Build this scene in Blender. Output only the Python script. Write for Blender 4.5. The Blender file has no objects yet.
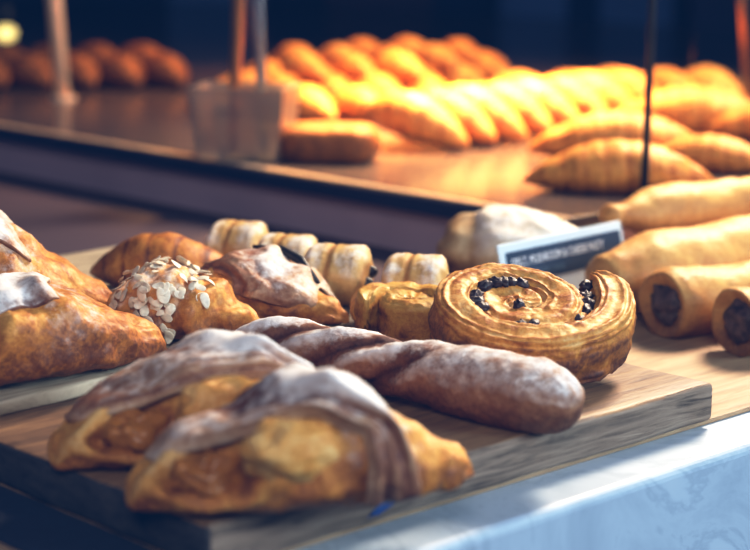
import bpy, math, random
from mathutils import Vector, Matrix, Euler, noise
R = math.radians
scene = bpy.context.scene
col = scene.collection
rnd = random.Random(11)

# ------------------------------------------------------------------ camera
CAM_H, PITCH, FPX = 0.274, R(11.5), 1882.0
cam_d = bpy.data.cameras.new('camera')
cam = bpy.data.objects.new('camera', cam_d); col.objects.link(cam)
cam.location = (0, 0, CAM_H)
cam.rotation_euler = (R(90) - PITCH, 0, 0)
cam_d.sensor_width = 36.0
cam_d.lens = 36.0 * FPX / 750.0
cam_d.clip_start = 0.02
cam_d.dof.use_dof = True
cam_d.dof.focus_distance = 0.99
cam_d.dof.aperture_fstop = 6.3
scene.camera = cam

# board frame: N = near corner, VH runs right/back along the front edge, UH runs left/back
NX, NY = -0.067, 0.723
A0 = math.atan2(0.68, 0.733)
VH = Vector((math.cos(A0), math.sin(A0), 0)); UH = Vector((-math.sin(A0), math.cos(A0), 0))
def bd(v, u, z=0.0):
    return Vector((NX, NY, 0)) + VH * v + UH * u + Vector((0, 0, z))

# ------------------------------------------------------------------ materials
def newmat(name):
    m = bpy.data.materials.new(name); m.use_nodes = True
    nt = m.node_tree
    b = nt.nodes['Principled BSDF']
    return m, nt, b
def N(nt, typ, **kw):
    n = nt.nodes.new(typ)
    for k, v in kw.items():
        if k.startswith('i_'):
            key = k[2:]
            n.inputs[int(key) if key.isdigit() else key.replace('_', ' ')].default_value = v
        else: setattr(n, k, v)
    return n
def L(nt, a, b): nt.links.new(a, b)
def ramp(nt, stops, interp='LINEAR'):
    r = N(nt, 'ShaderNodeValToRGB'); cr = r.color_ramp; cr.interpolation = interp
    while len(cr.elements) < len(stops): cr.elements.new(0.5)
    for e, (p, c) in zip(cr.elements, stops):
        e.position = p; e.color = (*c, 1) if len(c) == 3 else c
    return r
def math_n(nt, op, a, b=None, clamp=False):
    n = N(nt, 'ShaderNodeMath', operation=op); n.use_clamp = clamp
    for i, v in enumerate((a, b)):
        if v is None: continue
        if isinstance(v, (int, float)): n.inputs[i].default_value = v
        else: L(nt, v, n.inputs[i])
    return n.outputs[0]
def coords(nt):
    tc = N(nt, 'ShaderNodeTexCoord'); oi = N(nt, 'ShaderNodeObjectInfo')
    ad = N(nt, 'ShaderNodeVectorMath', operation='ADD')
    L(nt, tc.outputs['Object'], ad.inputs[0])
    L(nt, oi.outputs['Random'], ad.inputs[1])
    return ad.outputs[0]
def noise_n(nt, vec, scale, detail=4, rough=0.55, dist=0.0):
    n = N(nt, 'ShaderNodeTexNoise'); n.inputs['Scale'].default_value = scale
    n.inputs['Detail'].default_value = detail; n.inputs['Roughness'].default_value = rough
    n.inputs['Distortion'].default_value = dist
    if vec is not None: L(nt, vec, n.inputs['Vector'])
    return n.outputs['Fac']
def plain(name, c, rough=0.5, metal=0.0, var=0.15, scale=60, bump=0.0):
    m, nt, b = newmat(name)
    v = coords(nt)
    f = noise_n(nt, v, scale)
    lo = tuple(max(0, x * (1 - var)) for x in c); hi = tuple(min(1, x * (1 + var)) for x in c)
    rp = ramp(nt, [(0.3, lo), (0.7, hi)]); L(nt, f, rp.inputs[0]); L(nt, rp.outputs[0], b.inputs['Base Color'])
    b.inputs['Roughness'].default_value = rough; b.inputs['Metallic'].default_value = metal
    if bump:
        bp = N(nt, 'ShaderNodeBump', i_Strength=bump, i_Distance=0.001); L(nt, f, bp.inputs['Height']); L(nt, bp.outputs[0], b.inputs['Normal'])
    return m

GOLD = [(0.0, (0.76, 0.50, 0.20)), (0.26, (0.66, 0.32, 0.065)), (0.48, (0.46, 0.165, 0.028)), (0.70, (0.19, 0.055, 0.016)), (1.0, (0.05, 0.015, 0.012))]
OLIVE = [(0.0, (0.66, 0.46, 0.17)), (0.28, (0.60, 0.33, 0.06)), (0.52, (0.42, 0.17, 0.03)), (0.75, (0.17, 0.055, 0.018)), (1.0, (0.04, 0.014, 0.010))]
RUSSET = [(0.0, (0.62, 0.42, 0.26)), (0.28, (0.42, 0.21, 0.10)), (0.52, (0.26, 0.105, 0.05)), (0.75, (0.13, 0.045, 0.025)), (1.0, (0.04, 0.015, 0.012))]
PALE = [(0.0, (0.72, 0.55, 0.31)), (0.28, (0.62, 0.39, 0.14)), (0.52, (0.46, 0.23, 0.065)), (0.75, (0.22, 0.09, 0.03)), (1.0, (0.05, 0.02, 0.012))]
BREAD = [(0.0, (0.75, 0.66, 0.50)), (0.28, (0.62, 0.50, 0.33)), (0.52, (0.45, 0.29, 0.13)), (0.75, (0.22, 0.10, 0.04)), (1.0, (0.05, 0.02, 0.012))]
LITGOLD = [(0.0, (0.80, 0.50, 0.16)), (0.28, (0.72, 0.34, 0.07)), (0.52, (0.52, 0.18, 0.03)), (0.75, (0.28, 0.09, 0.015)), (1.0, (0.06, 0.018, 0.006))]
def crust(name, stops, rough=0.52, coat=0.04, contrast=0.62, fine=420, sugarcol=(0.84, 0.79, 0.73), bumpk=1.0, shift=0.07):
    m, nt, b = newmat(name)
    v = coords(nt)
    at_b = N(nt, 'ShaderNodeAttribute', attribute_name='bake'); at_s = N(nt, 'ShaderNodeAttribute', attribute_name='sugar')
    n1 = noise_n(nt, v, 85, 6, 0.66, 0.5); n2 = noise_n(nt, v, fine, 4, 0.65)
    a = math_n(nt, 'MULTIPLY', math_n(nt, 'SUBTRACT', n1, 0.5), contrast * 1.5)
    a2 = math_n(nt, 'MULTIPLY', math_n(nt, 'SUBTRACT', n2, 0.5), contrast * 0.8)
    t = math_n(nt, 'ADD', math_n(nt, 'ADD', a, a2), math_n(nt, 'ADD', at_b.outputs['Fac'], shift), True)
    rp = ramp(nt, stops); L(nt, t, rp.inputs[0])
    # sugar dust: lies on upward faces only
    geo = N(nt, 'ShaderNodeNewGeometry'); sx = N(nt, 'ShaderNodeSeparateXYZ'); L(nt, geo.outputs['Normal'], sx.inputs[0])
    up = N(nt, 'ShaderNodeMapRange'); up.inputs[1].default_value = 0.05; up.inputs[2].default_value = 0.75; L(nt, sx.outputs[2], up.inputs[0])
    n3 = noise_n(nt, v, 130, 6, 0.7)
    thr = math_n(nt, 'SUBTRACT', math_n(nt, 'ADD', n3, at_s.outputs['Fac']), 0.85)
    msk = math_n(nt, 'MULTIPLY', math_n(nt, 'MULTIPLY', thr, 3.2, True), up.outputs[0], True)
    msk = math_n(nt, 'MULTIPLY', msk, 0.93)
    mix = N(nt, 'ShaderNodeMix', data_type='RGBA'); L(nt, msk, mix.inputs[0]); L(nt, rp.outputs[0], mix.inputs[6]); mix.inputs[7].default_value = (*sugarcol, 1)
    L(nt, mix.outputs[2], b.inputs['Base Color'])
    rr = math_n(nt, 'ADD', math_n(nt, 'MULTIPLY', msk, 0.5), math_n(nt, 'ADD', math_n(nt, 'MULTIPLY', n2, 0.3), rough - 0.15), True)
    L(nt, rr, b.inputs['Roughness'])
    b.inputs['Coat Weight'].default_value = coat; b.inputs['Coat Roughness'].default_value = 0.25
    b.inputs['Specular IOR Level'].default_value = 0.25
    b1 = N(nt, 'ShaderNodeBump', i_Strength=0.55 * bumpk, i_Distance=0.0022); L(nt, n1, b1.inputs['Height'])
    b2 = N(nt, 'ShaderNodeBump', i_Strength=0.5 * bumpk, i_Distance=0.0007); L(nt, n2, b2.inputs['Height']); L(nt, b1.outputs[0], b2.inputs['Normal'])
    L(nt, b2.outputs[0], b.inputs['Normal'])
    return m
M_gold = crust('golden_pastry_crust', GOLD)
M_swirl = crust('raisin_swirl_crust', [(0.0, (0.66, 0.44, 0.19)), (0.28, (0.62, 0.30, 0.06)), (0.50, (0.42, 0.15, 0.026)), (0.75, (0.17, 0.055, 0.020)), (1.0, (0.05, 0.016, 0.012))], rough=0.5, coat=0.04, fine=480, contrast=0.8)
M_olive = crust('swirl_pastry_crust', OLIVE, coat=0.1, fine=500, contrast=0.6)
M_russet = crust('russet_dusted_crust', RUSSET, rough=0.6, coat=0.0, contrast=0.5)
M_pale = crust('pale_roll_crust', PALE, rough=0.5, coat=0.0, contrast=0.32, bumpk=0.6)
M_dimc = crust('dim_croissant_crust', [(0.0, (0.45, 0.22, 0.08)), (0.28, (0.32, 0.12, 0.035)), (0.52, (0.20, 0.06, 0.015)), (0.75, (0.10, 0.03, 0.01)), (1.0, (0.03, 0.01, 0.005))])  # darker copy of the crust: far-left dimness put into the colour
M_bread = crust('floury_bun_crust', BREAD, rough=0.7, coat=0.0, contrast=0.4, bumpk=0.7)
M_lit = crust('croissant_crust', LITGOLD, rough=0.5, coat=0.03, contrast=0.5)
M_fill = crust('custard_filling', [(0, (0.75, 0.42, 0.10)), (0.3, (0.70, 0.33, 0.05)), (0.6, (0.50, 0.18, 0.02)), (1, (0.2, 0.06, 0.01)), (1, (0.2, 0.06, 0.01))], rough=0.3, coat=0.4, contrast=0.35)
M_flap = crust('dusted_pastry_fold', [(0.0, (0.70, 0.56, 0.40)), (0.28, (0.50, 0.30, 0.17)), (0.52, (0.30, 0.13, 0.065)), (0.75, (0.15, 0.05, 0.03)), (1.0, (0.05, 0.018, 0.014))], rough=0.5, coat=0.05, contrast=0.5)
M_raisin = plain('dark_raisin', (0.030, 0.013, 0.016), 0.5, 0, 0.5, 300, 0.5)
M_choc = plain('dark_chocolate_filling', (0.016, 0.012, 0.014), 0.45, 0, 0.4, 300, 0.5)
M_almond = plain('almond_flake', (0.72, 0.62, 0.46), 0.5, 0, 0.15, 200)
M_meat = plain('dark_savoury_filling', (0.075, 0.045, 0.042), 0.6, 0, 0.7, 180, 0.8)

def wood(name, c_dark, c_mid, c_light, rough=0.55, grain=(18, 180, 60), along='x', worn=None, bump=0.35):
    m, nt, b = newmat(name)
    tc = N(nt, 'ShaderNodeTexCoord'); mp = N(nt, 'ShaderNodeMapping')
    mp.inputs['Scale'].default_value = grain
    L(nt, tc.outputs['Object'], mp.inputs[0])
    f1 = noise_n(nt, mp.outputs[0], 1.0, 6, 0.65, 0.6)
    f2 = noise_n(nt, tc.outputs['Object'], 14, 4, 0.6)
    s = math_n(nt, 'ADD', math_n(nt, 'MULTIPLY', f1, 0.75), math_n(nt, 'MULTIPLY', f2, 0.25))
    rp = ramp(nt, [(0.36, c_dark), (0.5, c_mid), (0.66, c_light)]); L(nt, s, rp.inputs[0])
    L(nt, rp.outputs[0], b.inputs['Base Color'])
    b.inputs['Roughness'].default_value = rough
    bp = N(nt, 'ShaderNodeBump', i_Strength=bump, i_Distance=0.002); L(nt, f1, bp.inputs['Height']); L(nt, bp.outputs[0], b.inputs['Normal'])
    return m
M_board = wood('weathered_board_wood', (0.11, 0.058, 0.030), (0.24, 0.130, 0.062), (0.38, 0.225, 0.105))
M_edge = wood('grey_board_edge', (0.03, 0.020, 0.015), (0.25, 0.175, 0.12), (0.38, 0.28, 0.20), 0.8, (16, 160, 260), bump=1.0)
M_endshade = wood('shaded_end_grain', (0.015, 0.015, 0.018), (0.04, 0.04, 0.045), (0.07, 0.065, 0.06), 0.85, (160, 60, 160))  # shade on the board's left end face, put into its colour
M_shade = plain('navy_shade_strip', (0.010, 0.016, 0.035), 0.9, 0, 0.2, 200, 0.3)
M_glint = plain('tan_edge_glint', (0.46, 0.33, 0.22), 0.3, 0, 0.1, 30)
M_plank = wood('pale_plank_wood', (0.20, 0.15, 0.09), (0.44, 0.36, 0.24), (0.60, 0.51, 0.36), 0.7, bump=0.9)
M_under = wood('tan_underlay_wood', (0.25, 0.15, 0.08), (0.40, 0.25, 0.135), (0.50, 0.33, 0.18), 0.6)

def marble():
    m, nt, b = newmat('white_marble')
    v = coords(nt)
    f = noise_n(nt, v, 9, 8, 0.65, 1.6)
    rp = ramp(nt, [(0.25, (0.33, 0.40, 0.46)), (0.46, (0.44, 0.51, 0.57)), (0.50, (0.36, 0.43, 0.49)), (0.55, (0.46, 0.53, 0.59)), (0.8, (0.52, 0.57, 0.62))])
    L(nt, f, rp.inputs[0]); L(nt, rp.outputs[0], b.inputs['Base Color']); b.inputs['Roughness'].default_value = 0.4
    return m
M_marble = marble()
M_basep = plain('plum_base_paint', (0.062, 0.035, 0.045), 0.8, 0, 0.12, 8)
M_riser = plain('plum_riser_paint', (0.46, 0.33, 0.37), 0.75, 0, 0.12, 8)
def shelfmat():
    m, nt, b = newmat('polished_shelf')
    v = coords(nt); f = noise_n(nt, v, 7, 5, 0.6)
    rp = ramp(nt, [(0.3, (0.060, 0.044, 0.042)), (0.7, (0.11, 0.078, 0.066))]); L(nt, f, rp.inputs[0]); L(nt, rp.outputs[0], b.inputs['Base Color'])
    b.inputs['Roughness'].default_value = 0.2; b.inputs['Specular IOR Level'].default_value = 0.9
    return m
M_shelf = shelfmat()
M_lip = plain('navy_shelf_lip', (0.008, 0.016, 0.045), 0.4, 0, 0.2, 10)
M_brass = plain('brushed_brass_metal', (0.80, 0.56, 0.38), 0.4, 0.3, 0.08, 40)
M_steel = plain('polished_steel', (0.75, 0.72, 0.66), 0.22, 1.0, 0.05, 40)
M_copper = plain('copper_metal', (0.72, 0.33, 0.14), 0.35, 1.0, 0.08, 40)
M_black = plain('black_metal', (0.004, 0.006, 0.012), 0.5, 0.0, 0.1, 40)
M_plate = plain('pale_blue_plate', (0.62, 0.74, 0.80), 0.45, 0, 0.05, 30)
M_navy = plain('navy_card_print', (0.012, 0.04, 0.085), 0.5, 0, 0.1, 30)
M_white = plain('white_lettering', (0.85, 0.88, 0.9), 0.6, 0, 0.02, 30)
M_dim = plain('grey_lettering', (0.10, 0.17, 0.24), 0.6, 0, 0.1, 300)
M_wallA = plain('dark_navy_wall', (0.020, 0.032, 0.08), 0.8, 0, 0.3, 3)
M_wallB = plain('slate_blue_panel', (0.08, 0.15, 0.30), 0.7, 0, 0.25, 4)
M_wallC = plain('dusky_plum_panel', (0.05, 0.035, 0.07), 0.7, 0, 0.25, 4)
M_floor = plain('dark_floor_tile', (0.05, 0.05, 0.06), 0.5, 0, 0.2, 3)
M_steelbox = plain('dark_tray_metal', (0.06, 0.05, 0.05), 0.3, 0.8, 0.2, 20)
M_blue = plain('blue_paint_mark', (0.01, 0.07, 0.28), 0.5, 0, 0.2, 200)
def glassmat(name, tint, gloss, rough=0.03):
    m, nt, b = newmat(name)
    out = nt.nodes['Material Output']
    tr = N(nt, 'ShaderNodeBsdfTransparent'); tr.inputs[0].default_value = (*tint, 1)
    gl = N(nt, 'ShaderNodeBsdfGlossy'); gl.inputs['Roughness'].default_value = rough
    fr = N(nt, 'ShaderNodeFresnel', i_IOR=1.45)
    k = math_n(nt, 'ADD', fr.outputs[0], gloss, True)
    mx = N(nt, 'ShaderNodeMixShader'); L(nt, k, mx.inputs[0]); L(nt, tr.outputs[0], mx.inputs[1]); L(nt, gl.outputs[0], mx.inputs[2])
    L(nt, mx.outputs[0], out.inputs[0])
    return m
M_glass = glassmat('clear_pane_glass', (0.93, 0.96, 0.97), 0.0)
M_acryl = glassmat('clear_acrylic', (0.86, 0.82, 0.76), 0.30, 0.35)
def emis(name, c, s):
    m, nt, b = newmat(name)
    b.inputs['Base Color'].default_value = (*c, 1); b.inputs['Emission Color'].default_value = (*c, 1); b.inputs['Emission Strength'].default_value = s
    return m
M_bulb = emis('warm_bulb', (1.0, 0.80, 0.30), 1.3)

# ------------------------------------------------------------------ object helpers
def tag(o, label=None, cat=None, group=None, kind=None):
    if label: o['label'] = label
    if cat: o['category'] = cat
    if group: o['group'] = group
    if kind: o['kind'] = kind
    return o
def empty(name, loc, rot=(0, 0, 0), sc=1.0):
    o = bpy.data.objects.new(name, None); col.objects.link(o)
    o.empty_display_size = 0.02
    o.location = loc; o.rotation_euler = rot; o.scale = (sc,) * 3
    return o
def link_mesh(name, me, mat, parent=None, loc=(0, 0, 0), rot=(0, 0, 0), sc=(1, 1, 1)):
    o = bpy.data.objects.new(name, me); col.objects.link(o)
    if mat and not me.materials: me.materials.append(mat)
    o.parent = parent; o.location = loc; o.rotation_euler = rot; o.scale = sc
    return o
def copy_tree(o, parent=None):
    c = o.copy(); col.objects.link(c)
    if parent: c.parent = parent
    for ch in list(o.children): copy_tree(ch, c)
    return c
def fbm(p, octs=3):
    return noise.fractal(p, 1.0, 2.0, octs)          # roughly -1..1
def smooth(a, b, x):
    t = max(0.0, min(1.0, (x - a) / (b - a))); return t * t * (3 - 2 * t)
def gauss(x, s): return math.exp(-(x / s) ** 2)
def spow(c, e): return math.copysign(abs(c) ** e, c)

def loft(name, nt, nphi, f, amp=0.0, freq=60, seed=0, floor=None, amp2=0.0, freq2=200):
    """f(t, phi) -> (x, y, z, sugar, bake); ends are closed to a centre vertex"""
    vs, su, ba, fs = [], [], [], []
    for i in range(nt + 1):
        t = min(max(i / nt, 0.0015), 0.9985)
        for j in range(nphi):
            x, y, z, s, b = f(t, 2 * math.pi * j / nphi)
            vs.append(Vector((x, y, z))); su.append(s); ba.append(b)
    for i in range(nt):
        for j in range(nphi):
            k = (j + 1) % nphi
            fs.append((i * nphi + j, i * nphi + k, (i + 1) * nphi + k, (i + 1) * nphi + j))
    for end in (0, nt):
        c = sum((vs[end * nphi + j] for j in range(nphi)), Vector()) / nphi
        ci = len(vs); vs.append(c); su.append(su[end * nphi]); ba.append(ba[end * nphi])
        for j in range(nphi):
            k = (j + 1) % nphi
            fs.append((end * nphi + k, end * nphi + j, ci) if end == 0 else (end * nphi + j, end * nphi + k, ci))
    return finish(name, vs, fs, su, ba, amp, freq, seed, floor, amp2, freq2)
def finish(name, vs, fs, su, ba, amp=0, freq=60, seed=0, floor=None, amp2=0, freq2=200):
    me = bpy.data.meshes.new(name)
    me.from_pydata(vs, [], fs); me.update()
    import bmesh
    bm = bmesh.new(); bm.from_mesh(me); bmesh.ops.recalc_face_normals(bm, faces=bm.faces); bm.to_mesh(me); bm.free(); me.update()
    off = Vector((seed * 1.37, seed * 2.11, seed * 0.73))
    if amp or amp2:
        ns = [v.normal.copy() for v in me.vertices]
        for v, n in zip(me.vertices, ns):
            if not (n.length > 0.5 and n.length < 1.5): continue
            d = amp * fbm(v.co * freq + off) if amp else 0
            if amp2: d += amp2 * fbm(v.co * freq2 + off, 2)
            v.co += n * d
    if floor is not None:
        for v in me.vertices:
            if v.co.z < floor: v.co.z = floor
    for nm, arr in (('sugar', su), ('bake', ba)):
        a = me.attributes.new(nm, 'FLOAT', 'POINT')
        a.data.foreach_set('value', arr)
    me.polygons.foreach_set('use_smooth', [True] * len(me.polygons))
    me.update()
    return me
def box_mesh(name, x0, x1, y0, y1, z0, z1, bev=0.0, seg=2):
    import bmesh
    bm = bmesh.new()
    bmesh.ops.create_cube(bm, size=1.0)
    for v in bm.verts:
        v.co = Vector(((x0 + x1) / 2 + v.co.x * (x1 - x0), (y0 + y1) / 2 + v.co.y * (y1 - y0), (z0 + z1) / 2 + v.co.z * (z1 - z0)))
    if bev: bmesh.ops.bevel(bm, geom=bm.edges[:], offset=bev, segments=seg, profile=0.5, affect='EDGES')
    me = bpy.data.meshes.new(name); bm.to_mesh(me); bm.free()
    return me
def tube_mesh(name, pts, r, n=14, flat=1.0):
    """round bar through points; r is a number or one per point"""
    pts = [Vector(p) for p in pts]; rs = r if isinstance(r, (list, tuple)) else [r] * len(pts)
    vs, fs = [], []
    for i, p in enumerate(pts):
        d = (pts[min(i + 1, len(pts) - 1)] - pts[max(i - 1, 0)]).normalized()
        a = d.orthogonal().normalized() if abs(d.z) < 0.5 else Vector((1, 0, 0)) - d * d.x
        a.normalize(); b = d.cross(a)
        for j in range(n):
            q = 2 * math.pi * j / n
            vs.append(p + a * math.cos(q) * rs[i] + b * math.sin(q) * rs[i] * flat)
    for i in range(len(pts) - 1):
        for j in range(n):
            k = (j + 1) % n
            fs.append((i * n + j, i * n + k, (i + 1) * n + k, (i + 1) * n + j))
    fs.append(tuple(range(n))[::-1]); fs.append(tuple((len(pts) - 1) * n + j for j in range(n)))
    me = bpy.data.meshes.new(name); me.from_pydata(vs, [], fs); me.update()
    import bmesh
    bm = bmesh.new(); bm.from_mesh(me); bmesh.ops.recalc_face_normals(bm, faces=bm.faces); bm.to_mesh(me); bm.free()
    me.polygons.foreach_set('use_smooth', [len(p.vertices) == 4 for p in me.polygons])
    return me
def lump(name, rx, ry, rz, amp=0.1, seed=0, freq=1.2, n=16, sugar=0.0, bake=0.3, floor=None):
    def f(t, ph):
        th = math.pi * t
        p = Vector((math.sin(th) * math.cos(ph), math.sin(th) * math.sin(ph), math.cos(th)))
        k = 1 + amp * fbm(p * freq + Vector((seed * 3.1, seed, 0)))
        return (p.x * rx * k, p.y * ry * k, p.z * rz * k, sugar, bake)
    return loft(name, n, n + 8, f, floor=floor)

# ------------------------------------------------------------------ setting: room, counter, tiers, boards
rotA = A0
def struct(name, me, mat, loc=(0, 0, 0), rz=0.0):
    o = link_mesh(name, me, mat, None, loc, (0, 0, rz)); o['kind'] = 'structure'; return o
struct('floor', box_mesh('floor', -4, 4, -2, 4.2, -1.0, -0.9), M_floor)
struct('wall_back', box_mesh('wall_back', -4, 4, 4.0, 4.1, -0.9, 2.4), M_wallA)
for i, (x0, x1, m) in enumerate(((-0.43, -0.24, M_wallB), (-0.10, 0.12, M_wallC), (0.26, 0.40, M_wallB), (0.47, 0.62, M_wallB), (0.66, 0.84, M_wallC), (0.92, 1.5, M_wallB))):
    struct('trim_%d' % (i + 1), box_mesh('trim', x0, x1, 3.96, 4.0, -0.9, 2.4), m)

def edge_wobble(me, amp, freq, seed):
    """worn timber: subdivided slab nudged by noise"""
    off = Vector((seed, seed * 2, 0))
    for v in me.vertices:
        n = noise.noise_vector(v.co * freq + off)
        v.co += Vector((n.x, n.y, n.z * 0.35)) * amp
def slab_mesh(name, v0, v1, u0, u1, z0, z1, step=0.006, rad=0.003, wob=0.0012, seed=1):
    import bmesh
    bm = bmesh.new(); bmesh.ops.create_cube(bm, size=1.0)
    for v in bm.verts:
        v.co = Vector(((v0 + v1) / 2 + v.co.x * (v1 - v0), (u0 + u1) / 2 + v.co.y * (u1 - u0), (z0 + z1) / 2 + v.co.z * (z1 - z0)))
    bmesh.ops.bevel(bm, geom=bm.edges[:], offset=rad, segments=3, profile=0.5, affect='EDGES')
    # slice into a fine lattice so the noise can wear the edges
    def cuts(axis, a, b, st):
        n = max(1, int((b - a) / st))
        for k in range(1, n):
            p = [0, 0, 0]; p[axis] = a + (b - a) * k / n; nn = [0, 0, 0]; nn[axis] = 1
            bmesh.ops.bisect_plane(bm, geom=bm.verts[:] + bm.edges[:] + bm.faces[:], plane_co=p, plane_no=nn)
    cuts(0, v0 + rad, v1 - rad, step); cuts(1, u0 + rad, u1 - rad, step * 2.5); cuts(2, z0 + rad, z1 - rad, 0.005)
    me = bpy.data.meshes.new(name); bm.to_mesh(me); bm.free()
    edge_wobble(me, wob, 45, seed)
    me.polygons.foreach_set('use_smooth', [True] * len(me.polygons))
    return me
BASE = bd(0, 0)
# counter: long marble block, front edge parallel to the board
counter = empty('marble_counter', bd(0, 0, -0.9), (0, 0, rotA)); tag(counter, 'white marble shop counter with blue lit front edge under the boards', 'counter')
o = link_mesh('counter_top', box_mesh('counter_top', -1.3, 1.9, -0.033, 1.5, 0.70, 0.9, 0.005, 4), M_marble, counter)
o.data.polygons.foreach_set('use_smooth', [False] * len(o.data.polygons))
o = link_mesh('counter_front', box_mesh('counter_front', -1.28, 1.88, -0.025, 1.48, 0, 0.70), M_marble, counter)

under = link_mesh('wooden_underlay', box_mesh('wooden_underlay', -0.55, 0.95, 0.004, 0.272, 0.0, 0.003, 0.001), M_under, None, BASE, (0, 0, rotA))
tag(under, 'thin tan wooden underlay lying flat on the marble counter', 'board')

shade_ = link_mesh('shade_strip', slab_mesh('shade_strip', -0.042, -0.0012, 0.005, 0.27, 0.0032, 0.0046, rad=0.0005, wob=0.0003, seed=6), M_shade, None, BASE, (0, 0, rotA))  # added dark strip, stands in for the shade beside the board
tag(shade_, 'dark navy strip put in for the shade beside the left end of the serving board', 'mat')  # category 'mat' holds only the added shade strip, not a real mat
bt = empty('serving_board', BASE, (0, 0, rotA)); tag(bt, 'thick worn wooden serving board with grey edges carrying the front pastries', 'board')
me = slab_mesh('board_slab', 0.0, 0.332, 0.0, 0.50, 0.0032, 0.024, seed=3)
me.materials.append(M_board); me.materials.append(M_edge); me.materials.append(M_endshade)
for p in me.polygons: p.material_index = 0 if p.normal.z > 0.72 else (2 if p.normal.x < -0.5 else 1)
slab = link_mesh('board_slab', me, None, bt)
link_mesh('paint_mark', lump('paint_mark', 0.009, 0.0008, 0.0022, 0.5, 4, 2.0), M_blue, bt, (0.096, -0.0002, 0.010), (0, R(-14), 0))['label'] = 'small blue paint mark'

me = slab_mesh('thin_plank', 0.0, 0.35, 0.0, 0.285, 0.0, 0.008, rad=0.002, wob=0.0011, seed=8)
plank = link_mesh('thin_plank', me, M_plank, None, bd(-0.02, 0.192, 0.0242), (0, 0, rotA + R(3)))
tag(plank, 'thin pale weathered plank lying across the back of the serving board', 'board')

# raised tier behind: riser + polished shelf top
tier = empty('display_tier', bd(0.535, 0.285), (0, 0, rotA)); tag(tier, 'raised plum-sided display tier with glossy top holding the golden pastries', 'shelf')
link_mesh('riser', box_mesh('riser', 0.006, 0.9, 0.004, 2.4, 0.0032, 0.040), M_riser, tier)
link_mesh('base_panel', box_mesh('base_panel', -0.202, 0.9, -0.011, 2.4, 0.0, 0.0031), M_basep, tier)
link_mesh('base_panel', box_mesh('base_panel', -1.2, -0.2025, 0.225, 2.4, 0.0, 0.0031), M_basep, tier)
link_mesh('shelf_top', box_mesh('shelf_top', 0.0, 1.6, 0.0, 2.6, 0.042, 0.05, 0.001), M_shelf, tier)
link_mesh('shelf_lip', box_mesh('shelf_lip', -0.003, -0.0001, 0.0, 2.6, 0.037, 0.0485), M_lip, tier)['label'] = 'dark navy front lip'
link_mesh('edge_glint', box_mesh('edge_glint', 0.0, 0.011, 0.0, 2.6, 0.0496, 0.0506, 0.0003), M_glint, tier)['label'] = 'pale tan strip put in for the light along the front edge'  # added pale strip, stands in for light reflected along the shelf edge
SH = 0.05

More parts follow.
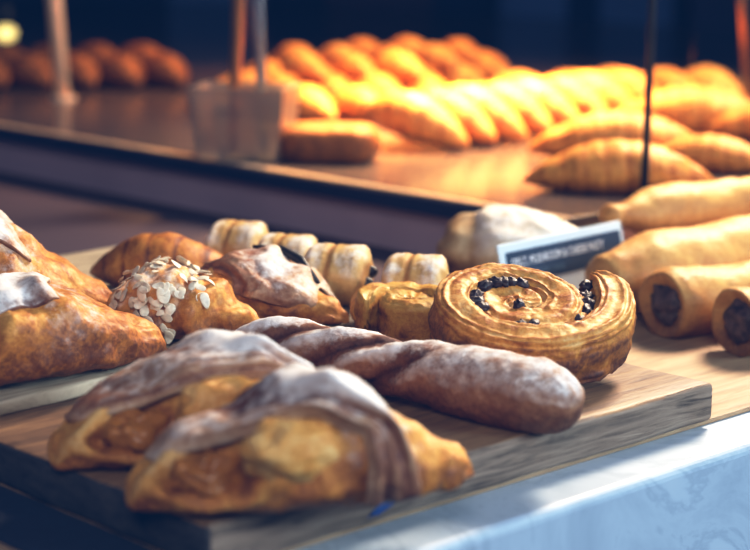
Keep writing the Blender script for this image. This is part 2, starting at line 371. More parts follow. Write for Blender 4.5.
# ------------------------------------------------------------------ pastries: generators
def danish(name, Ln=0.16, W=0.075, H=0.045, seed=0, sugar=0.5, fill=True, mat=None, bake0=0.30, n=(110, 84), flap_tr=0.72, open_t=0.22, fb=0.20, p1=225, tlk=0.5):
    """folded fruit danish; +x right tip, -y the side that faces the shopper. Empty > pastry_body, folded_flap, filling"""
    root = empty(name, (0, 0, 0))
    off = Vector((seed * 5.3, seed * 1.7, seed * 2.9))
    def env(t):
        tt = max(0.0, min(1.0, t))
        a = min(1.0, (tt / 0.16)) ; a = math.sqrt(max(0, 1 - (1 - a) ** 2)) * 0.55 + 0.45 * smooth(0, 0.45, tt)
        b = min(1.0, (1 - tt) / 0.48); b = math.sin(b * math.pi / 2) ** 0.68
        return max(0.0, a * b)
    def hump(t): return 0.66 + 0.34 * gauss(t - 0.52, 0.24)
    def surf(t, ph, lift=0.0):
        x = -Ln / 2 + Ln * t
        e = env(t)
        w = W / 2 * e + lift; h = H * hump(t) * (0.25 + 0.75 * e) * (1 if e > 0 else 0) * min(1, e * 4) + lift
        c, s = math.cos(ph), math.sin(ph)
        y = w * spow(c, 0.85)
        z = h * (0.40 + 0.60 * spow(s, 0.9)) if s > 0 else h * (0.40 + 0.40 * spow(s, 0.6))
        y += 0.006 * math.sin(t * 4 + seed) - 0.10 * W * math.sin(math.pi * t)
        nn = noise.noise(Vector((x * 55, c * 2.2, s * 2.2)) + off)
        k = 1 + 0.10 * nn
        return x, y * (1 + 0.05 * nn), z * k
    def pocket(t, ph, tc=None):
        dt = (t - (tc or open_t)) / 0.16; dp = (ph - R(142)) / R(42)
        return math.sqrt(dt * dt + dp * dp)
    def body(t, ph):
        x, y, z = surf(t, ph)
        rho = pocket(t, ph)
        d = -0.010 * (1 - smooth(0.55, 1.0, rho)) + 0.0035 * gauss(rho - 1.12, 0.18)
        y -= d * math.cos(ph) * -1 if False else 0
        y += d * math.cos(ph); z += d * math.sin(ph)
        # pleat lines
        pl = math.sin(t * 46 + 3 * math.sin(ph * 1.3 + seed)) * 0.0009 * smooth(0.5, 0.8, t)
        y += pl * math.cos(ph); z += pl * math.sin(ph)
        wall = 1 - smooth(-0.1, 0.75, math.sin(ph))
        b = bake0 + 0.26 * wall + 0.32 * (1 - smooth(0.3, 1.0, rho)) - 0.15 * gauss(rho - 1.12, 0.15) - 0.10 * gauss(t - 0.47, 0.12) * gauss(ph - R(150), 0.6)
        su = sugar * (0.5 * smooth(0.45, 0.55, t) * (1 - smooth(0.7, 0.85, t)) + 0.15)
        return x, y, max(z, 0.0005), su, b
    link_mesh('pastry_body', loft('pastry_body', n[0], n[1], body, amp=0.0016, freq=70, seed=seed, floor=0.0, amp2=0.0006, freq2=240), mat or M_gold, root)
    # the flap folded across the top, its left edge running out to the left tip
    P0, P1 = R(12), R(p1)
    ns, np_ = 54, 70
    vs, fs, su, ba = [], [], [], []
    def flap_pt(s, q, lift):
        ph = P0 + (P1 - P0) * q
        deg = math.degrees(ph)
        tl = 0.07 + tlk * smooth(92, 150, deg) + 0.05 * smooth(60, 10, deg)
        tr = flap_tr + 0.04 * math.sin(q * 7 + seed) - 0.02 * smooth(150, 220, deg)
        t = tl + (tr - tl) * s
        edge = 0.30 + 0.70 * smooth(0, 0.10, min(s, 1 - s)) * (0.55 + 0.45 * smooth(0, 0.08, min(q, 1 - q)))
        wr = 0.0045 * noise.noise(Vector((s * 5.5 + 0.8 * math.sin(q * 3 + seed), q * 2.0, seed * 3.3))) * smooth(0, 0.1, s) * smooth(0, 0.25, q) * (0.5 + 0.5 * smooth(1.0, 0.75, s))
        return surf(t, ph, lift * edge + wr)
    for lay, lift in ((0, 0.0062), (1, 0.0005)):
        for i in range(ns + 1):
            for j in range(np_ + 1):
                s, q = i / ns, j / np_
                x, y, z = flap_pt(s, q, lift)
                vs.append(Vector((x, y, max(z, 0.001))))
                deg = math.degrees(P0 + (P1 - P0) * q)
                wv = 0.5 + 0.9 * noise.noise(Vector((s * 5.5 + 0.8 * math.sin(q * 3 + seed), q * 2.0, seed * 3.3)))
                su.append(sugar * (0.50 + 0.35 * wv + 0.75 * gauss(s - 0.72, 0.22) * gauss(deg - 95, 42)) * smooth(215, 130, deg))
                ba.append(fb + 0.40 * (1 - wv) + 0.10 * smooth(140, 210, deg) - 0.25 * smooth(0.90, 1.0, s) - 0.25 * smooth(0.10, 0.0, s))
    K = (ns + 1) * (np_ + 1)
    ix = lambda l, i, j: l * K + i * (np_ + 1) + j
    for l in (0, 1):
        for i in range(ns):
            for j in range(np_):
                fs.append((ix(l, i, j), ix(l, i, j + 1), ix(l, i + 1, j + 1), ix(l, i + 1, j)))
    for i in range(ns):
        for j in (0, np_): fs.append((ix(0, i, j), ix(0, i + 1, j), ix(1, i + 1, j), ix(1, i, j)))
    for j in range(np_):
        for i in (0, ns): fs.append((ix(0, i, j), ix(0, i, j + 1), ix(1, i, j + 1), ix(1, i, j)))
    link_mesh('folded_flap', finish('folded_flap', vs, fs, su, ba, 0.0012, 80, seed + 3, None, 0.0004, 260), M_flap, root)['label'] = 'sugar-dusted fold of dough across the top'
    if fill:
        x, y, z = surf(open_t, R(142)); x2, y2, z2 = surf(open_t + 0.22, R(150))
        link_mesh('fruit_filling', lump('fruit_filling', 0.018, 0.012, 0.010, 0.35, seed, 2.0, 28, 0, 0.62), M_fill, root, (x + 0.002, y + 0.0085, max(z - 0.006, 0.010)), (0.2, 0.1, 0.2))['label'] = 'orange fruit filling in the open pocket'
        link_mesh('custard_filling', lump('custard_filling', 0.024, 0.0135, 0.0135, 0.22, seed + 2, 1.6, 30, 0.12, 0.12), M_gold, root, (x2 - 0.002, y2 + 0.0075, max(z2 - 0.006, 0.014)), (0.25, 0.12, 0.1))['label'] = 'golden baked custard bulging under the fold'
    return root
def place(o, x, y, z, rz=0.0, rx=0.0, ry=0.0, sc=1.0):
    o.location = (x, y, z); o.rotation_euler = (rx, ry, rz); o.scale = (sc,) * 3
    return o

PL = 0.0332       # top of the thin plank
BT = 0.0245       # top of the serving board
UT = 0.0032       # top of the underlay

GD = 'folded danish pastries'
d = danish('folded_danish', 0.152, 0.075, 0.047, 1, 0.62, open_t=0.2, bake0=0.23); place(d, -0.030, 0.766, BT, R(22))
tag(d, 'nearest folded danish with orange filling and heavy sugar at the front board edge', 'pastry', GD)
d = danish('folded_danish', 0.158, 0.073, 0.047, 2, 0.55, open_t=0.2, bake0=0.25); place(d, -0.075, 0.840, BT, R(36))
tag(d, 'folded danish with brown creased fold, second from front, behind the nearest danish', 'pastry', GD)
d = danish('folded_danish', 0.165, 0.080, 0.047, 5, 0.60, bake0=0.36, fill=False, flap_tr=0.60, p1=128, tlk=0.0); place(d, -0.182, 0.938, PL, R(28))
tag(d, 'glossy orange-brown danish at left frame edge lying on the thin plank', 'pastry', GD)
d = danish('folded_danish', 0.176, 0.085, 0.066, 7, 0.60, bake0=0.32, fill=False, flap_tr=0.68, p1=128, tlk=0.0); place(d, -0.229, 1.035, PL, R(6))
tag(d, 'upper left golden danish cropped by the frame, behind the glossy orange one', 'pastry', GD)
d = danish('folded_danish', 0.124, 0.056, 0.032, 9, 0.42, bake0=0.26, fill=False, flap_tr=0.86, fb=0.12, p1=165); place(d, -0.067, 1.078, PL, R(-36))
tag(d, 'sugared danish with dark chocolate seam between almond pastry and mini rolls', 'pastry', GD)
# chocolate seam of that danish
link_mesh('chocolate_seam', tube_mesh('chocolate_seam', [(-0.015, 0.012, 0.0350), (0.005, 0.013, 0.0350), (0.022, 0.010, 0.0315), (0.040, 0.004, 0.021)], [0.001, 0.0028, 0.0028, 0.001]), M_choc, d)['label'] = 'dark chocolate seam'

# almond pastry
def almond_pastry():
    root = empty('almond_pastry', (0, 0, 0))
    Ln, W, H = 0.094, 0.062, 0.038
    def surf(t, ph):
        x = -Ln / 2 + Ln * t
        e = (math.sin(math.pi * min(1, 0.5 * t / 0.38 if t < 0.38 else 0.5 + 0.5 * (t - 0.38) / 0.62))) ** 0.75
        c, s = math.cos(ph), math.sin(ph)
        k = 1 + 0.10 * noise.noise(Vector((x * 60, c * 2, s * 2 + 7)))
        return x, W / 2 * e * spow(c, 0.85) * k, H * e ** 0.9 * (0.42 + 0.58 * spow(s, 0.9)) * k if s > 0 else H * e * (0.42 + 0.42 * spow(s, 0.6))
    def f(t, ph):
        x, y, z = surf(t, ph)
        r = 0.0018 * math.sin(t * 30 + 2 * math.cos(ph * 2))
        return x, y + r * math.cos(ph), max(0.0005, z + r * math.sin(ph)), 0.30 * smooth(0.75, 0.5, t) + 0.15, 0.26 + 0.25 * (1 - smooth(-0.2, 0.6, math.sin(ph)))
    link_mesh('pastry_body', loft('pastry_body', 90, 72, f, 0.0018, 85, 4, 0.0, 0.0006, 260), M_gold, root)
    meshes = []
    for k in range(4):
        def g(t, ph, k=k):
            th = math.pi * t
            r = math.sin(th); q = 1 + 0.25 * math.cos(ph)
            return (0.0068 * r * math.cos(ph) , 0.0040 * r * math.sin(ph) * q, 0.0006 * math.cos(th) + 0.0012 * (r * math.cos(ph)) ** 2 * (k - 1.5), 0, 0)
        meshes.append(loft('almond_flake', 8, 16, g))
    rr = random.Random(5)
    for i in range(98):
        t = rr.uniform(0.15, 0.70); ph = R(rr.uniform(55, 205))
        if t > 0.5 and ph > R(150): t -= 0.2
        p = Vector(surf(t, ph)); p1 = Vector(surf(t + 0.01, ph)); p2 = Vector(surf(t, ph + 0.02))
        nrm = (p1 - p).cross(p2 - p).normalized()
        if nrm.dot(Vector((0, math.cos(ph), math.sin(ph)))) < 0: nrm = -nrm
        nrm = (nrm + Vector((rr.uniform(-.35, .35), rr.uniform(-.35, .35), rr.uniform(-.2, .35)))).normalized()
        q = nrm.to_track_quat('Z', 'Y') @ Euler((0, 0, rr.uniform(0, 6.28))).to_quaternion()
        o = link_mesh('almond_flake', meshes[i % 4], M_almond, root, p + nrm * rr.uniform(0.0012, 0.0028), q.to_euler())
        s = rr.uniform(0.42, 0.75); o.scale = (s, s, s)
    return root
d = almond_pastry(); place(d, -0.108, 1.022, PL, R(-5))
tag(d, 'golden pastry topped with white almond flakes in the left back row', 'pastry')

# raisin swirl
def swirl(name, Rr=0.056, Hh=0.031, pitch=0.0172, turns=2.55, start=R(38), n=(420, 44), gap=0.007, mat=None, raisins=True, seed=3, bake0=0.24):
    root = empty(name, (0, 0, 0))
    hw = pitch * 0.53
    def centre(th):
        r = (Rr - hw) - pitch * th / (2 * math.pi) + gap * smooth(R(110), R(0), th) - gap * 0.35
        return max(r, 0.0012)
    T = turns * 2 * math.pi
    def f(t, ph):
        th = T * t
        r = centre(th); a = start - th
        hh = Hh / 2 * (1 - 0.12 * smooth(R(60), 0, th)) 
        ta = smooth(0.0, 0.03, t) ** 0.6 * 0.75 + 0.25 if t < 0.03 else 1.0
        ta *= 1.0 if t < 0.97 else max(0.25, math.sqrt(max(0, 1 - ((t - 0.97) / 0.03) ** 2)))
        c, s = math.cos(ph), math.sin(ph)
        w = hw * (1.04 + 0.22 * smooth(6.0, 8.0, th) + 0.10 * noise.noise(Vector((th * 1.1, seed, 0)))) * ta
        lx = w * spow(c, 0.60); lz = hh * spow(s, 0.55) * (0.8 + 0.2 * ta)
        # laminated layers: fine ridges that run along the dough strip
        lw = 2.5 * noise.noise(Vector((th * 1.3, 3 * c, 3 * s))); layc = math.sin(ph * 15 + lw + th * 0.6)
        lay = 0.0006 * layc + 0.0005 * math.sin(ph * 7 + th * 0.5 - lw)
        lx += lay * c; lz += lay * s
        lz += 0.0016 * noise.noise(Vector((th * 1.6, 2.0, seed)))
        rad = r + lx
        inner = smooth(T * 0.3, T * 0.8, th)
        z = Hh / 2 + lz - 0.0035 * inner * (1 if s > 0 else 0) + 0.003 * gauss(th - R(20), 0.5)
        x, y = rad * math.cos(a), rad * math.sin(a)
        outer = smooth(0.2, 0.9, c) * smooth(2 * math.pi + 0.5, 2 * math.pi - 0.5, th)
        b = bake0 + 0.30 * outer * smooth(0.75, 0.0, s) + 0.16 * smooth(0.2, -0.8, s) + 0.24 * smooth(0.55, 0.15, s) * (1 - outer) + 0.10 * noise.noise(Vector((x * 60, y * 60, 4))) + 0.10 * layc
        return x, y, max(z, 0.0), 0.12, b
    link_mesh('dough_coil', loft('dough_coil', n[0], n[1], f, 0.0010, 75, seed, 0.0, 0.0005, 300), mat or M_olive, root)
    if raisins:
        ms = [lump('raisin', 0.0048, 0.0035, 0.0030, 0.35, k + 2, 2.4, 14) for k in range(4)]
        rr = random.Random(8)
        spots = []
        for dg in (8, 22, 36, 50, 66): spots.append((R(dg), 0.30 + 0.25 * (dg > 20), 1.2))      # wide gap by the loose end
        for dg in (192, 206, 222): spots.append((R(dg), 0.52, 1.1))
        for dg in (252, 274, 288, 300, 316): spots.append((R(dg), 0.52, 1.0))
        for dg in (122, 134, 500): spots.append((R(dg), 0.52, 0.85))
        for i, (th, k, s) in enumerate(spots):
            r = centre(th) - pitch * k - (gap * 0.35 if th < R(80) else 0); a = start - th
            o = link_mesh('raisin', ms[i % 4], M_raisin, root, (r * math.cos(a), r * math.sin(a), Hh - 0.0034 - (0.003 if th < R(80) else 0.0) + rr.uniform(0, 0.001)),
                          (rr.uniform(-.4, .4), rr.uniform(-.4, .4), rr.uniform(0, 6)))
            o.scale = (s, s, s)
    return root
d = swirl('raisin_swirl', 0.060, 0.031, 0.0205, 2.3, R(38), (420, 96), 0.008, M_swirl, True, 3, 0.24); place(d, 0.0735, 0.962, BT + 0.0155, R(4), R(16), R(3))
tag(d, 'large golden spiral pastry studded with dark raisins, in sharp focus', 'pastry', 'spiral pastries')
d = swirl('raisin_swirl', 0.031, 0.026, 0.012, 2.4, R(200), (220, 30), 0.002, M_olive, False, 6, 0.20); place(d, 0.020, 1.010, PL - 0.001, R(0), R(4), 0)
tag(d, 'small yellowish spiral pastry half hidden behind the large raisin swirl', 'pastry', 'spiral pastries')

# twisted sugar stick
def twist():
    root = empty('twisted_pastry', (0, 0, 0))
    Ln = 0.215
    def rad(t):
        e = 1.0
        if t < 0.12: e = math.sqrt(max(0, 1 - (1 - t / 0.12) ** 2))
        if t > 0.86: e = math.sqrt(max(0, 1 - ((t - 0.86) / 0.14) ** 2))
        return max(0.0004, (0.0145 + 0.0038 * smooth(0.45, 0.75, t) - 0.0015 * gauss(t - 0.5, 0.08)) * e)
    def f(t, ph):
        r = rad(t); g = 1 - smooth(0.52, 0.66, t) * 0.93
        a = ph + 10.5 * t
        rid = abs(math.sin(1.5 * a)) ** 0.8
        r2 = (0.5 + 0.5 * math.cos(6 * a + 1.0))
        k = 1 + g * (0.30 * rid - 0.19) + g * 0.06 * (r2 - 0.5)
        y = r * k * math.cos(ph) * 1.12; z = r * k * math.sin(ph)
        x = -Ln / 2 + Ln * t
        y += 0.006 * math.sin(t * 3.0)
        lift = 0.002 + 0.006 * smooth(0.55, 0.85, t) * (1 - smooth(0.9, 1.0, t))
        su = 0.62 * (0.25 + 0.85 * rid ** 2 * g + 0.62 * (1 - g))
        return x, y, max(z + 0.0155 + lift * 0, 0.0), su, 0.34 + 0.45 * (1 - rid) * g + 0.2 * smooth(0.1, -0.8, math.sin(ph)) + 0.10 * gauss(t - 0.56, 0.05)
    link_mesh('twisted_dough', loft('twisted_dough', 190, 90, f, 0.0010, 60, 12, 0.0, 0.0004, 220), M_russet, root)
    return root
d = twist(); place(d, 0.010, 0.910, BT, R(-38))
tag(d, 'long brown twisted pastry stick dusted with sugar in front of the raisin swirl', 'pastry')

# mini chocolate rolls in a row
def mini_roll():
    root = empty('mini_chocolate_roll', (0, 0, 0))
    Ln, r0 = 0.034, 0.0155
    def f(t, ph):
        x = -Ln / 2 + Ln * t
        e = 1.0
        if t < 0.18: e = 0.45 + 0.55 * math.sqrt(1 - (1 - t / 0.18) ** 2)
        if t > 0.82: e = 0.45 + 0.55 * math.sqrt(max(0, 1 - ((t - 0.82) / 0.18) ** 2))
        k = 1 - 0.05 * gauss(t - 0.42, 0.05)
        k *= 1 + 0.10 * gauss((ph - R(70)), 0.35)
        return x, r0 * 1.15 * e * k * math.cos(ph), max(0, r0 * 0.93 + r0 * e * k * math.sin(ph)), 0.50 - 0.25 * gauss(t - 0.45, 0.16), 0.24 + 0.22 * gauss(t - 0.42, 0.05) + 0.18 * smooth(0.2, -0.8, math.sin(ph))
    link_mesh('rolled_dough', loft('rolled_dough', 50, 40, f, 0.0012, 90, 21, 0.0, 0.0004, 280), M_pale, root)
    for dy, dz in ((-0.0046, 0.0125), (0.0040, 0.0170)):
        link_mesh('chocolate_stick', lump('chocolate_stick', 0.0045, 0.0034, 0.0034, 0.15, 3, 2, 12), M_choc, root, (Ln / 2 - 0.0012, dy, dz))
    return root
proto = mini_roll()
GM = 'row of mini chocolate rolls'
for i, (x, y, a, s, lb) in enumerate((
        (-0.088, 1.192, -18, 1.08, 'farthest sugared mini chocolate roll, at the left end of its row'),
        (-0.054, 1.144, -16, 1.08, 'mini chocolate roll second from the left end of its row'),
        (-0.022, 1.098, -14, 1.15, 'whitest mini chocolate roll with dark end, third in its row'),
        (0.024, 1.078, -14, 1.08, 'mini chocolate roll nearest the large raisin swirl, right end of its row'))):
    o = proto if i == 0 else copy_tree(proto)
    place(o, x, y, PL, R(a), 0, 0, s); tag(o, lb, 'pastry', GM)

# small plain knot and arched croissant in the back row
def croissant(name, Ln=0.13, r0=0.022, bend=0.35, seg=7, seed=0, mat=None, sugar=0.1, bake0=0.28, n=(70, 30), flat=0.95):
    root = empty(name, (0, 0, 0))
    def f(t, ph):
        e = max(0.02, math.sin(math.pi * min(max(t, 0.0), 1.0))) ** 0.75
        sg = (t * seg + 0.12 * math.sin(ph)) % 1.0
        k = 1 + 0.10 * (0.5 - abs(sg - 0.5)) if 0.03 < t < 0.97 else 1
        r = r0 * e * k
        a = (t - 0.5) * bend * 2
        x = Ln * (t - 0.5); y = -Ln * bend * (0.25 - (t - 0.5) ** 2) 
        y += r * math.cos(ph) * 1.1; z = r * math.sin(ph) * flat + r0 * 0.80 * (0.35 + 0.65 * e)
        return x, y, max(z, 0.0), sugar, bake0 + 0.28 * smooth(0.75, 1.0, sg) + 0.28 * smooth(0.1, -0.9, math.sin(ph)) + 0.12 * (1 - e)
    link_mesh('laminated_dough', loft('laminated_dough', n[0], n[1], f, r0 * 0.05, 60, seed, 0.0, r0 * 0.02, 220), mat or M_lit, root)
    return root
d = croissant('arched_croissant', 0.100, 0.020, 0.45, 6, 31, M_gold, 0.15, 0.36); place(d, -0.130, 1.150, PL, R(-12))
tag(d, 'plain brown croissant arching behind the almond pastry', 'pastry')
d = croissant('plain_knot', 0.040, 0.0125, 0.2, 4, 35, M_gold, 0.05, 0.10); place(d, -0.001, 1.052, PL, R(60))
tag(d, 'small yellow dough knot between the sugared danish and small spiral', 'pastry')

# floury bun
def bun():
    root = empty('floury_bun', (0, 0, 0))
    def f(t, ph):
        th = math.pi * t
        p = Vector((math.sin(th) * math.cos(ph), math.sin(th) * math.sin(ph), math.cos(th)))
        k = 1 + 0.08 * noise.noise(p * 1.6 + Vector((3, 1, 4))) + 0.03 * noise.noise(p * 5)
        side = p.x
        k *= 1 + 0.06 * gauss(p.x + 0.75, 0.25) - 0.09 * gauss(p.x + 0.52, 0.12)
        z = 0.030 + 0.030 * p.z * k
        b = 0.20 + 0.4 * smooth(0.2, -0.6, p.z) + 0.35 * smooth(-0.55, -0.8, p.x) + 0.2 * gauss(p.x + 0.52, 0.1)
        return 0.049 * p.x * k, 0.040 * p.y * k, max(0, z), 0.55 * smooth(-0.65, -0.45, p.x), b
    link_mesh('bun_crust', loft('bun_crust', 60, 60, f, 0.0016, 60, 5, 0.0, 0.0005, 200), M_bread, root)
    return root
d = bun(); place(d, 0.0935, 1.268, UT, R(-10))
tag(d, 'pale floury bun behind the navy price card', 'bun')

# long filled rolls on the right
def filled_roll(r0=0.021, Ln=0.18, seed=0, filling=True, end=0.62, taper=0.0):
    root = empty('filled_roll', (0, 0, 0))
    def f(t, ph):
        if t < 0.08:                                     # open end: inner face out to the rim
            q = t / 0.08
            rr = r0 * (end + (1.0 - end) * math.sin(q * math.pi / 2)) * (1 - taper); x = (0.006 if filling else -0.006) * (1 - q) ** 2 + (0.005 * q ** 4)
        else:
            q = (t - 0.08) / 0.92
            e = 1.0 if q < 0.85 else math.sqrt(max(0.001, 1 - ((q - 0.85) / 0.15) ** 2))
            if taper: e *= 1 - taper * (1 - smooth(0, 0.32, q)) ** 1.5
            rr = r0 * e * (1 + 0.05 * math.sin(q * 9 + seed)); x = 0.005 + (Ln - 0.005) * q
        c, s = math.cos(ph), math.sin(ph)
        y = rr * c * 1.08; z = r0 * 0.93 + rr * s
        return x, y, max(z, 0), 0.24, 0.30 + 0.24 * smooth(0.15, -0.8, s) + 0.14 * smooth(0.06, 0.10, t) * smooth(0.2, 0.1, t) + (0.12 if t < 0.06 else 0)
    link_mesh('rolled_dough', loft('rolled_dough', 90, 44, f, 0.0020, 38, seed, 0.0, 0.0004, 160), M_pale, root)
    if filling:
        link_mesh('filling', lump('filling', 0.006, r0 * 0.64, r0 * 0.60, 0.30, seed + 1, 2.2, 22), M_meat, root, (0.0062, 0, r0 * 0.95))['label'] = 'dark filling showing at the open end'
    return root
GR = 'long filled rolls'
AXR = R(30)
for x, y, z, a, r0, Ln, sd, fl, lb in (
        (0.144, 1.176, UT, 34, 0.0290, 0.20, 1, False, 'longest pale roll with closed end beside the price card'),
        (0.176, 1.137, UT, 30, 0.0215, 0.19, 2, True, 'middle filled roll with open dark end facing the raisin swirl'),
        (0.212, 1.090, UT, 28, 0.0210, 0.18, 3, True, 'filled roll cropped by the right frame edge, nearest the counter edge'),
        (0.164, 1.279, UT, 34, 0.0200, 0.16, 4, False, 'pale roll lying underneath the topmost roll, right of the bun'),
        (0.160, 1.276, 0.0385, 34, 0.0175, 0.19, 5, False, 'topmost pale roll resting on other rolls below the black rod'),
        ):
    d = filled_roll(r0, Ln, sd, fl, 0.56 if fl else 0.05, 0.0 if fl else 0.42); place(d, x, y, z, R(a))
    tag(d, lb, 'roll', GR)

# price card
card = empty('price_card', (0.131, 1.214, UT), (0, 0, R(46)))
tag(card, 'pale blue card with navy band and white lettering standing behind the raisin swirl', 'sign')
CW, CH = 0.130, 0.051
piv = (R(-14), 0, 0)
link_mesh('card_plate', box_mesh('card_plate', -CW / 2, CW / 2, -0.001, 0.001, 0.0, CH, 0.0008), M_plate, card, (0, 0, 0.0012), piv)
band = link_mesh('navy_band', box_mesh('navy_band', -CW / 2 + 0.006, CW / 2 - 0.004, -0.0015, -0.0010, CH - 0.027, CH - 0.006), M_navy, card, (0, 0, 0.0012), piv)
link_mesh('card_foot', box_mesh('card_foot', -0.03, 0.03, 0.0, 0.03, 0.0, 0.0014, 0.0004), M_plate, card, (0, 0, 0))
def text_mesh(name, s, size):
    cu = bpy.data.curves.new(name, 'FONT'); cu.body = s; cu.size = size; cu.extrude = 0.0001; cu.resolution_u = 3; cu.align_x = 'LEFT'
    o = bpy.data.objects.new(name, cu); col.objects.link(o)
    dg = bpy.context.evaluated_depsgraph_get(); me = bpy.data.meshes.new_from_object(o.evaluated_get(dg))
    bpy.data.objects.remove(o); bpy.data.curves.remove(cu); me.name = name
    return me
def text(name, s, size, x, zc, mat, width):
    me = text_mesh(name, s, size)
    w = max(v.co.x for v in me.vertices) - min(v.co.x for v in me.vertices)
    me.transform(Matrix.Translation((x, -0.0017, zc)) @ Matrix.Rotation(R(90), 4, 'X') @ Matrix.Diagonal((width / w, 1, 1, 1)))
    return link_mesh(name, me, mat, band)
text('lettering', 'SPELT, MUSHROOM & CHEESE PASTY', 0.0080, -CW / 2 + 0.010, CH - 0.0160, M_white, 0.096)
text('lettering', 'SPELT, MUSHROOM, CHEESE', 0.0045, -CW / 2 + 0.010, CH - 0.0232, M_dim, 0.052)['label'] = 'faint grey smaller line of lettering'

# ------------------------------------------------------------------ golden heap on the tier
def G(px, py, z=SH):          # design helper: where a sight line meets height z
    dx = (px - 375) / FPX; dy = (275 - py) / FPX
    y = math.cos(PITCH) + dy * math.sin(PITCH); zz = -math.sin(PITCH) + dy * math.cos(PITCH)
    k = (z - CAM_H) / zz
    return Vector((dx * k, y * k, z))
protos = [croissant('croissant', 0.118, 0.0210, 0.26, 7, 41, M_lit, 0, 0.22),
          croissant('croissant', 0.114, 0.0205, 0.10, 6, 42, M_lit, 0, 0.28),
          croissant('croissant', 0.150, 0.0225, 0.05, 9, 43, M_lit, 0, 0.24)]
usedp = [False] * 3
def crois(kind, loc, rz, sc, label, group, ry=0.0, rx=0.0):
    o = protos[kind]
    if usedp[kind]: o = copy_tree(o)
    usedp[kind] = True
    place(o, loc[0], loc[1], loc[2], rz, rx, ry, sc)
    tag(o, label, 'croissant', group)
    return o
GF, GB, GL = 'fanned row of bright croissants', 'heap of golden croissants at the back', 'dim brown croissants at far left'
# fanned row (front, brightest)
row = [(416, 152, 0.98), (447, 148, 0.98), (478, 144, 1.0), (508, 140, 1.0), (539, 135, 1.0), (571, 130, 0.98), (602, 125, 0.96), (632, 121, 0.95)]
words = ['nearest left in the fanned bright row', 'second from left in the fanned bright row', 'third from left in the fanned bright row', 'fourth from left in the fanned bright row',
         'fifth from left in the fanned bright row', 'sixth from left in the fanned bright row', 'seventh from left in the fanned bright row', 'last at the right of the fanned bright row']
for i, (px, py, s) in enumerate(row):
    p = G(px, py)
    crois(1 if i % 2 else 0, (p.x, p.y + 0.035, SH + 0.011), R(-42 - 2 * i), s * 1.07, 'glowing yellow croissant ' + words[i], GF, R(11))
# long ones at right front
for i, (px, py, z, a, s, lb) in enumerate((
        (626, 199, SH, -6, 0.98, 'long dark-sided croissant stick lying lowest left of the black rod'),
        (626, 167, SH, -10, 1.06, 'long yellow croissant stick behind the dark-sided one'),
        (702, 140, SH, -14, 1.15, 'bright yellow croissant stick topmost behind the black rod'),
        (718, 178, SH, -24, 0.75, 'dim small croissant stick right of the black rod'),
        (800, 146, SH, -8, 1.05, 'pale croissant stick at the right frame edge beside the copper rod'))):
    p = G(px, py, z)
    crois(2, (p.x, p.y + 0.04, z), R(a), s, lb, 'long croissant sticks right of the fanned row')
# heap behind
heap = []
for lvl, (y0, xs) in enumerate(((119, (312, 360)), (107, (284, 331, 378, 425)), (96, (274, 321, 368, 415, 462)), (87, (292, 340, 388, 436, 482)))):
    for j, px in enumerate(xs): heap.append((px, y0, lvl, j))
where = ['front layer', 'second layer', 'third layer', 'rearmost layer']
for k, (px, py, lvl, j) in enumerate(heap):
    p = G(px, py)
    crois(k % 2, (p.x, p.y, SH), R(rnd.uniform(-68, -58)), (0.92, 1.0, 1.06, 1.16)[lvl] * rnd.uniform(0.97, 1.03),
          'orange-gold croissant, %s from left in the %s of the back heap' % (('first', 'second', 'third', 'fourth', 'fifth', 'sixth', 'seventh')[j], where[lvl]), GB)
# a second layer resting in the hollows of the heap
for j, (px, py) in enumerate(((307, 105), (354, 105), (401, 105), (297, 95), (343, 95), (390, 95), (438, 95), (364, 87), (412, 87), (460, 87))):
    p = G(px, py, SH)
    crois(j % 2, (p.x, p.y, SH + 0.0275), R(rnd.uniform(-66, -60)), rnd.uniform(0.78, 0.84), 'small amber croissant lying on top of the back heap, %s' % (
        ('left one of its front group', 'middle one of its front group', 'right one of its front group', 'leftmost of its middle group', 'second of its middle group', 'third of its middle group',
         'rightmost of its middle group', 'left one of its rear group', 'middle one of its rear group', 'right one of its rear group')[j]), GB)
# right background line
for j, (px, py) in enumerate(((528, 112), (576, 110), (624, 108), (672, 107), (720, 106))):
    p = G(px, py, SH)
    crois(j % 2, (p.x, p.y + 0.05, SH), R(rnd.uniform(-66, -56)), rnd.uniform(1.0, 1.06), 'amber croissant %s from left in the far right line' % (('first', 'second', 'third', 'fourth', 'fifth', 'sixth')[j]), 'far right line of croissants')
# two behind the acrylic bin
for j, (px, py, s_, lb) in enumerate(((214, 118, 0.55, 'yellow croissant poking out left behind the acrylic bin'), (246, 108, 0.95, 'yellow croissant standing directly behind the acrylic bin'))):
    p = G(px, py, SH)
    crois(0, (p.x, p.y + 0.05, SH), R(10), s_, lb, 'croissants behind the acrylic bin')
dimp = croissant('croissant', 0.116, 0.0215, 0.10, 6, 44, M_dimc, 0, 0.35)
# dim ones far left
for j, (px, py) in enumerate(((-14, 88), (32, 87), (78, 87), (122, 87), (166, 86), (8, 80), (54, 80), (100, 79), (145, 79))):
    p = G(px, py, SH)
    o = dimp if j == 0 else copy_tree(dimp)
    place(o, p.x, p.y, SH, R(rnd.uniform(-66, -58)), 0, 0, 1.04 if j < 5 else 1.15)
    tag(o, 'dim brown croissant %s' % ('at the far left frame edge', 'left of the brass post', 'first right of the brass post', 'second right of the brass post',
          'last of the dim row near the acrylic bin', 'in the row behind, farthest left', 'in the row behind, directly behind the brass post', 'in the row behind, third from left', 'in the row behind, last before the acrylic bin')[j], 'croissant', GL)
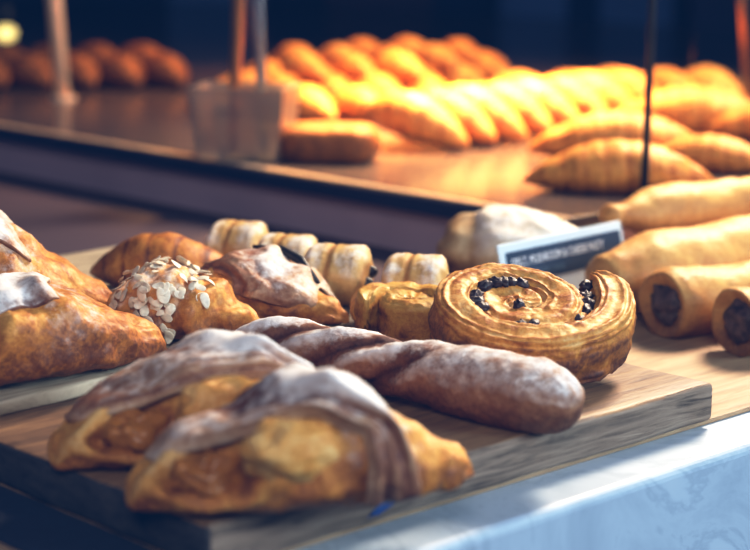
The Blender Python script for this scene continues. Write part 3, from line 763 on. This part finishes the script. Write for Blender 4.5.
# small flat loaf in front of the heap
def loaf():
    root = empty('small_loaf', (0, 0, 0))
    def f(t, ph):
        e = max(0.05, 1 - abs(2 * t - 1) ** 6) ** 0.5
        return 0.085 * (t - 0.5), 0.030 * e * spow(math.cos(ph), 0.6), max(0, 0.015 + 0.017 * e * spow(math.sin(ph), 0.6)), 0, 0.58 + 0.2 * smooth(0.6, -0.2, math.sin(ph))
    link_mesh('loaf_crust', loft('loaf_crust', 40, 36, f, 0.001, 60, 9, 0.0), M_lit, root)
    return root
p = G(330, 165); d = loaf(); place(d, p.x, p.y + 0.03, SH, R(-8))
tag(d, 'small orange-brown block loaf beside the acrylic bin on the tier', 'bread')

# acrylic bin with tongs
p = G(243, 163)
bin_ = empty('acrylic_bin', (p.x, p.y + 0.035, SH), (0, 0, R(-12))); tag(bin_, 'clear acrylic bin standing near the tier edge holding metal tongs', 'container')
w0, w1, hb = 0.036, 0.042, 0.062
def bin_mesh():
    import bmesh
    bm = bmesh.new()
    def ring(w, z): return [bm.verts.new((sx * w, sy * w * 0.7, z)) for sx, sy in ((-1, -1), (1, -1), (1, 1), (-1, 1))]
    rings = [ring(w0, 0), ring(w1, hb), ring(w1 - 0.0025, hb), ring(w0 - 0.0025, 0.003)]
    for a, b in zip(rings, rings[1:]):
        for i in range(4): bm.faces.new((a[i], a[(i + 1) % 4], b[(i + 1) % 4], b[i]))
    bm.faces.new(rings[0][::-1]); bm.faces.new(rings[-1])
    me = bpy.data.meshes.new('bin_wall'); bm.to_mesh(me); bm.free(); return me
link_mesh('bin_wall', bin_mesh(), M_acryl, bin_)
tg = empty('serving_tongs', (p.x, p.y + 0.035, SH + 0.004), (0, 0, R(-12))); tag(tg, 'serving tongs with one copper and one steel arm standing in the acrylic bin', 'tongs')
link_mesh('tong_arm', tube_mesh('tong_arm', [(-0.012, 0, 0.0), (-0.010, 0, 0.05), (-0.006, 0.0, 0.10), (-0.004, 0, 0.15), (0.0, 0, 0.235)], [0.004, 0.0045, 0.0055, 0.006, 0.005], 12, 0.5), M_copper, tg)['label'] = 'copper-coloured arm'
link_mesh('tong_arm', tube_mesh('tong_arm', [(0.016, 0, 0.0), (0.015, 0, 0.05), (0.013, 0, 0.10), (0.011, 0, 0.15), (0.004, 0, 0.235)], [0.004, 0.004, 0.0055, 0.0075, 0.006], 12, 0.5), M_steel, tg)['label'] = 'shiny steel arm'
link_mesh('tong_hinge', lump('tong_hinge', 0.008, 0.006, 0.007, 0, 0), M_steel, tg, (0.002, 0, 0.237))

# posts, rods and glass
def rod(name, base, top, r, mat, label, cat, foot=None):
    root = empty(name, base); tag(root, label, cat)
    v = Vector(top) - Vector(base)
    link_mesh('shaft', tube_mesh('shaft', [v * 0.0, v * 0.33, v * 0.66, v], r), mat, root)
    link_mesh('foot_ring', tube_mesh('foot_ring', [(0, 0, 0.0), (0, 0, 0.004)], foot or r * 1.7), mat, root)
    return root
p = G(63, 100); rod('brass_post', p, p + Vector((-0.022, 0.0, 0.42)), 0.0085, M_brass, 'leaning pale brass post standing on the tier at far left', 'post')
p = G(644, 197); rod('black_rod', p, p + Vector((0.006, 0.0, 0.40)), 0.0030, M_black, 'thin black upright rod standing on the tier at right', 'rod', 0.005)
p = G(750, 116); rod('copper_rod', p, p + Vector((-0.030, 0.05, 0.36)), 0.0042, M_copper, 'slender leaning copper rod at the upper right frame edge', 'rod')
p = G(690, 128)
gp = link_mesh('glass_pane', box_mesh('glass_pane', 0.0, 0.30, -0.002, 0.002, 0.0, 0.40, 0.0008), M_glass, None, p, (0, 0, R(8)))
tag(gp, 'clear upright glass pane on the tier right of the black rod', 'glass')

# small lamp glowing far at left
lp = empty('pendant_lamp', (-0.507, 2.6, 0.084)); tag(lp, 'small warm pendant lamp glowing in the dark upper left', 'lamp')
link_mesh('lamp_bulb', lump('lamp_bulb', 0.014, 0.014, 0.011, 0, 0), M_bulb, lp)
link_mesh('lamp_shade', tube_mesh('lamp_shade', [(0, 0, 0.012), (0, 0, 0.03), (0, 0, 0.05)], [0.016, 0.012, 0.004]), M_black, lp)
link_mesh('lamp_cord', tube_mesh('lamp_cord', [(0, 0, 0.05), (0, 0, 2.1)], 0.002, 6), M_black, lp)

# ------------------------------------------------------------------ lights
def area(name, loc, target, size, power, c, sy=None):
    ld = bpy.data.lights.new(name, 'AREA'); ld.energy = power; ld.color = c; ld.size = size
    if sy: ld.shape = 'RECTANGLE'; ld.size_y = sy
    o = bpy.data.objects.new(name, ld); col.objects.link(o); o.location = loc
    o.rotation_euler = (Vector(target) - Vector(loc)).to_track_quat('-Z', 'Y').to_euler()
    return o
def spot(name, loc, target, power, c, ang, blend=0.6, rad=0.05):
    ld = bpy.data.lights.new(name, 'SPOT'); ld.energy = power; ld.color = c; ld.spot_size = R(ang); ld.spot_blend = blend; ld.shadow_soft_size = rad
    o = bpy.data.objects.new(name, ld); col.objects.link(o); o.location = loc
    o.rotation_euler = (Vector(target) - Vector(loc)).to_track_quat('-Z', 'Y').to_euler()
    return o
area('key_ceiling', (0.56, 1.80, 0.80), (0.04, 0.98, 0.03), 0.32, 28, (1.0, 0.84, 0.66))
o = area('window_light', (1.5, 0.30, 0.62), (0.03, 0.86, 0.0), 0.6, 4.2, (0.62, 0.83, 1.0)); o.data.spread = R(70)
area('front_fill', (0.0, -0.8, 1.3), (-0.02, 0.95, 0.0), 0.8, 16, (0.97, 0.95, 0.98))  # added unseen fill lamp, brightens the pastry fronts
spot('heat_lamp', (0.12, 2.10, 0.80), (0.070, 1.76, SH), 400, (1.0, 0.60, 0.23), 38, 1.0)
spot('heat_lamp', (-0.02, 2.7, 0.95), (-0.02, 2.15, SH), 60, (1.0, 0.36, 0.06), 48, 0.8)
spot('heat_lamp', (0.45, 2.1, 0.8), (0.32, 1.72, SH), 48, (1.0, 0.60, 0.22), 55, 0.8)
w = bpy.data.worlds.new('World'); scene.world = w; w.use_nodes = True
w.node_tree.nodes['Background'].inputs[0].default_value = (0.025, 0.065, 0.18, 1)
w.node_tree.nodes['Background'].inputs[1].default_value = 0.6

scene.view_settings.view_transform = 'Standard'
scene.view_settings.look = 'None'
scene.view_settings.exposure = 0.14
vs_ = scene.view_settings
vs_.use_curve_mapping = True
cm = vs_.curve_mapping
for c, pts in ((cm.curves[3], ((0.25, 0.215), (0.72, 0.775))),):
    for p in pts: c.points.new(*p)
cm.curves[2].points[0].location = (0.0, 0.03); cm.curves[1].points[0].location = (0.0, 0.008)
cm.update()
scene.cycles.use_denoising = True
scene.cycles.max_bounces = 6
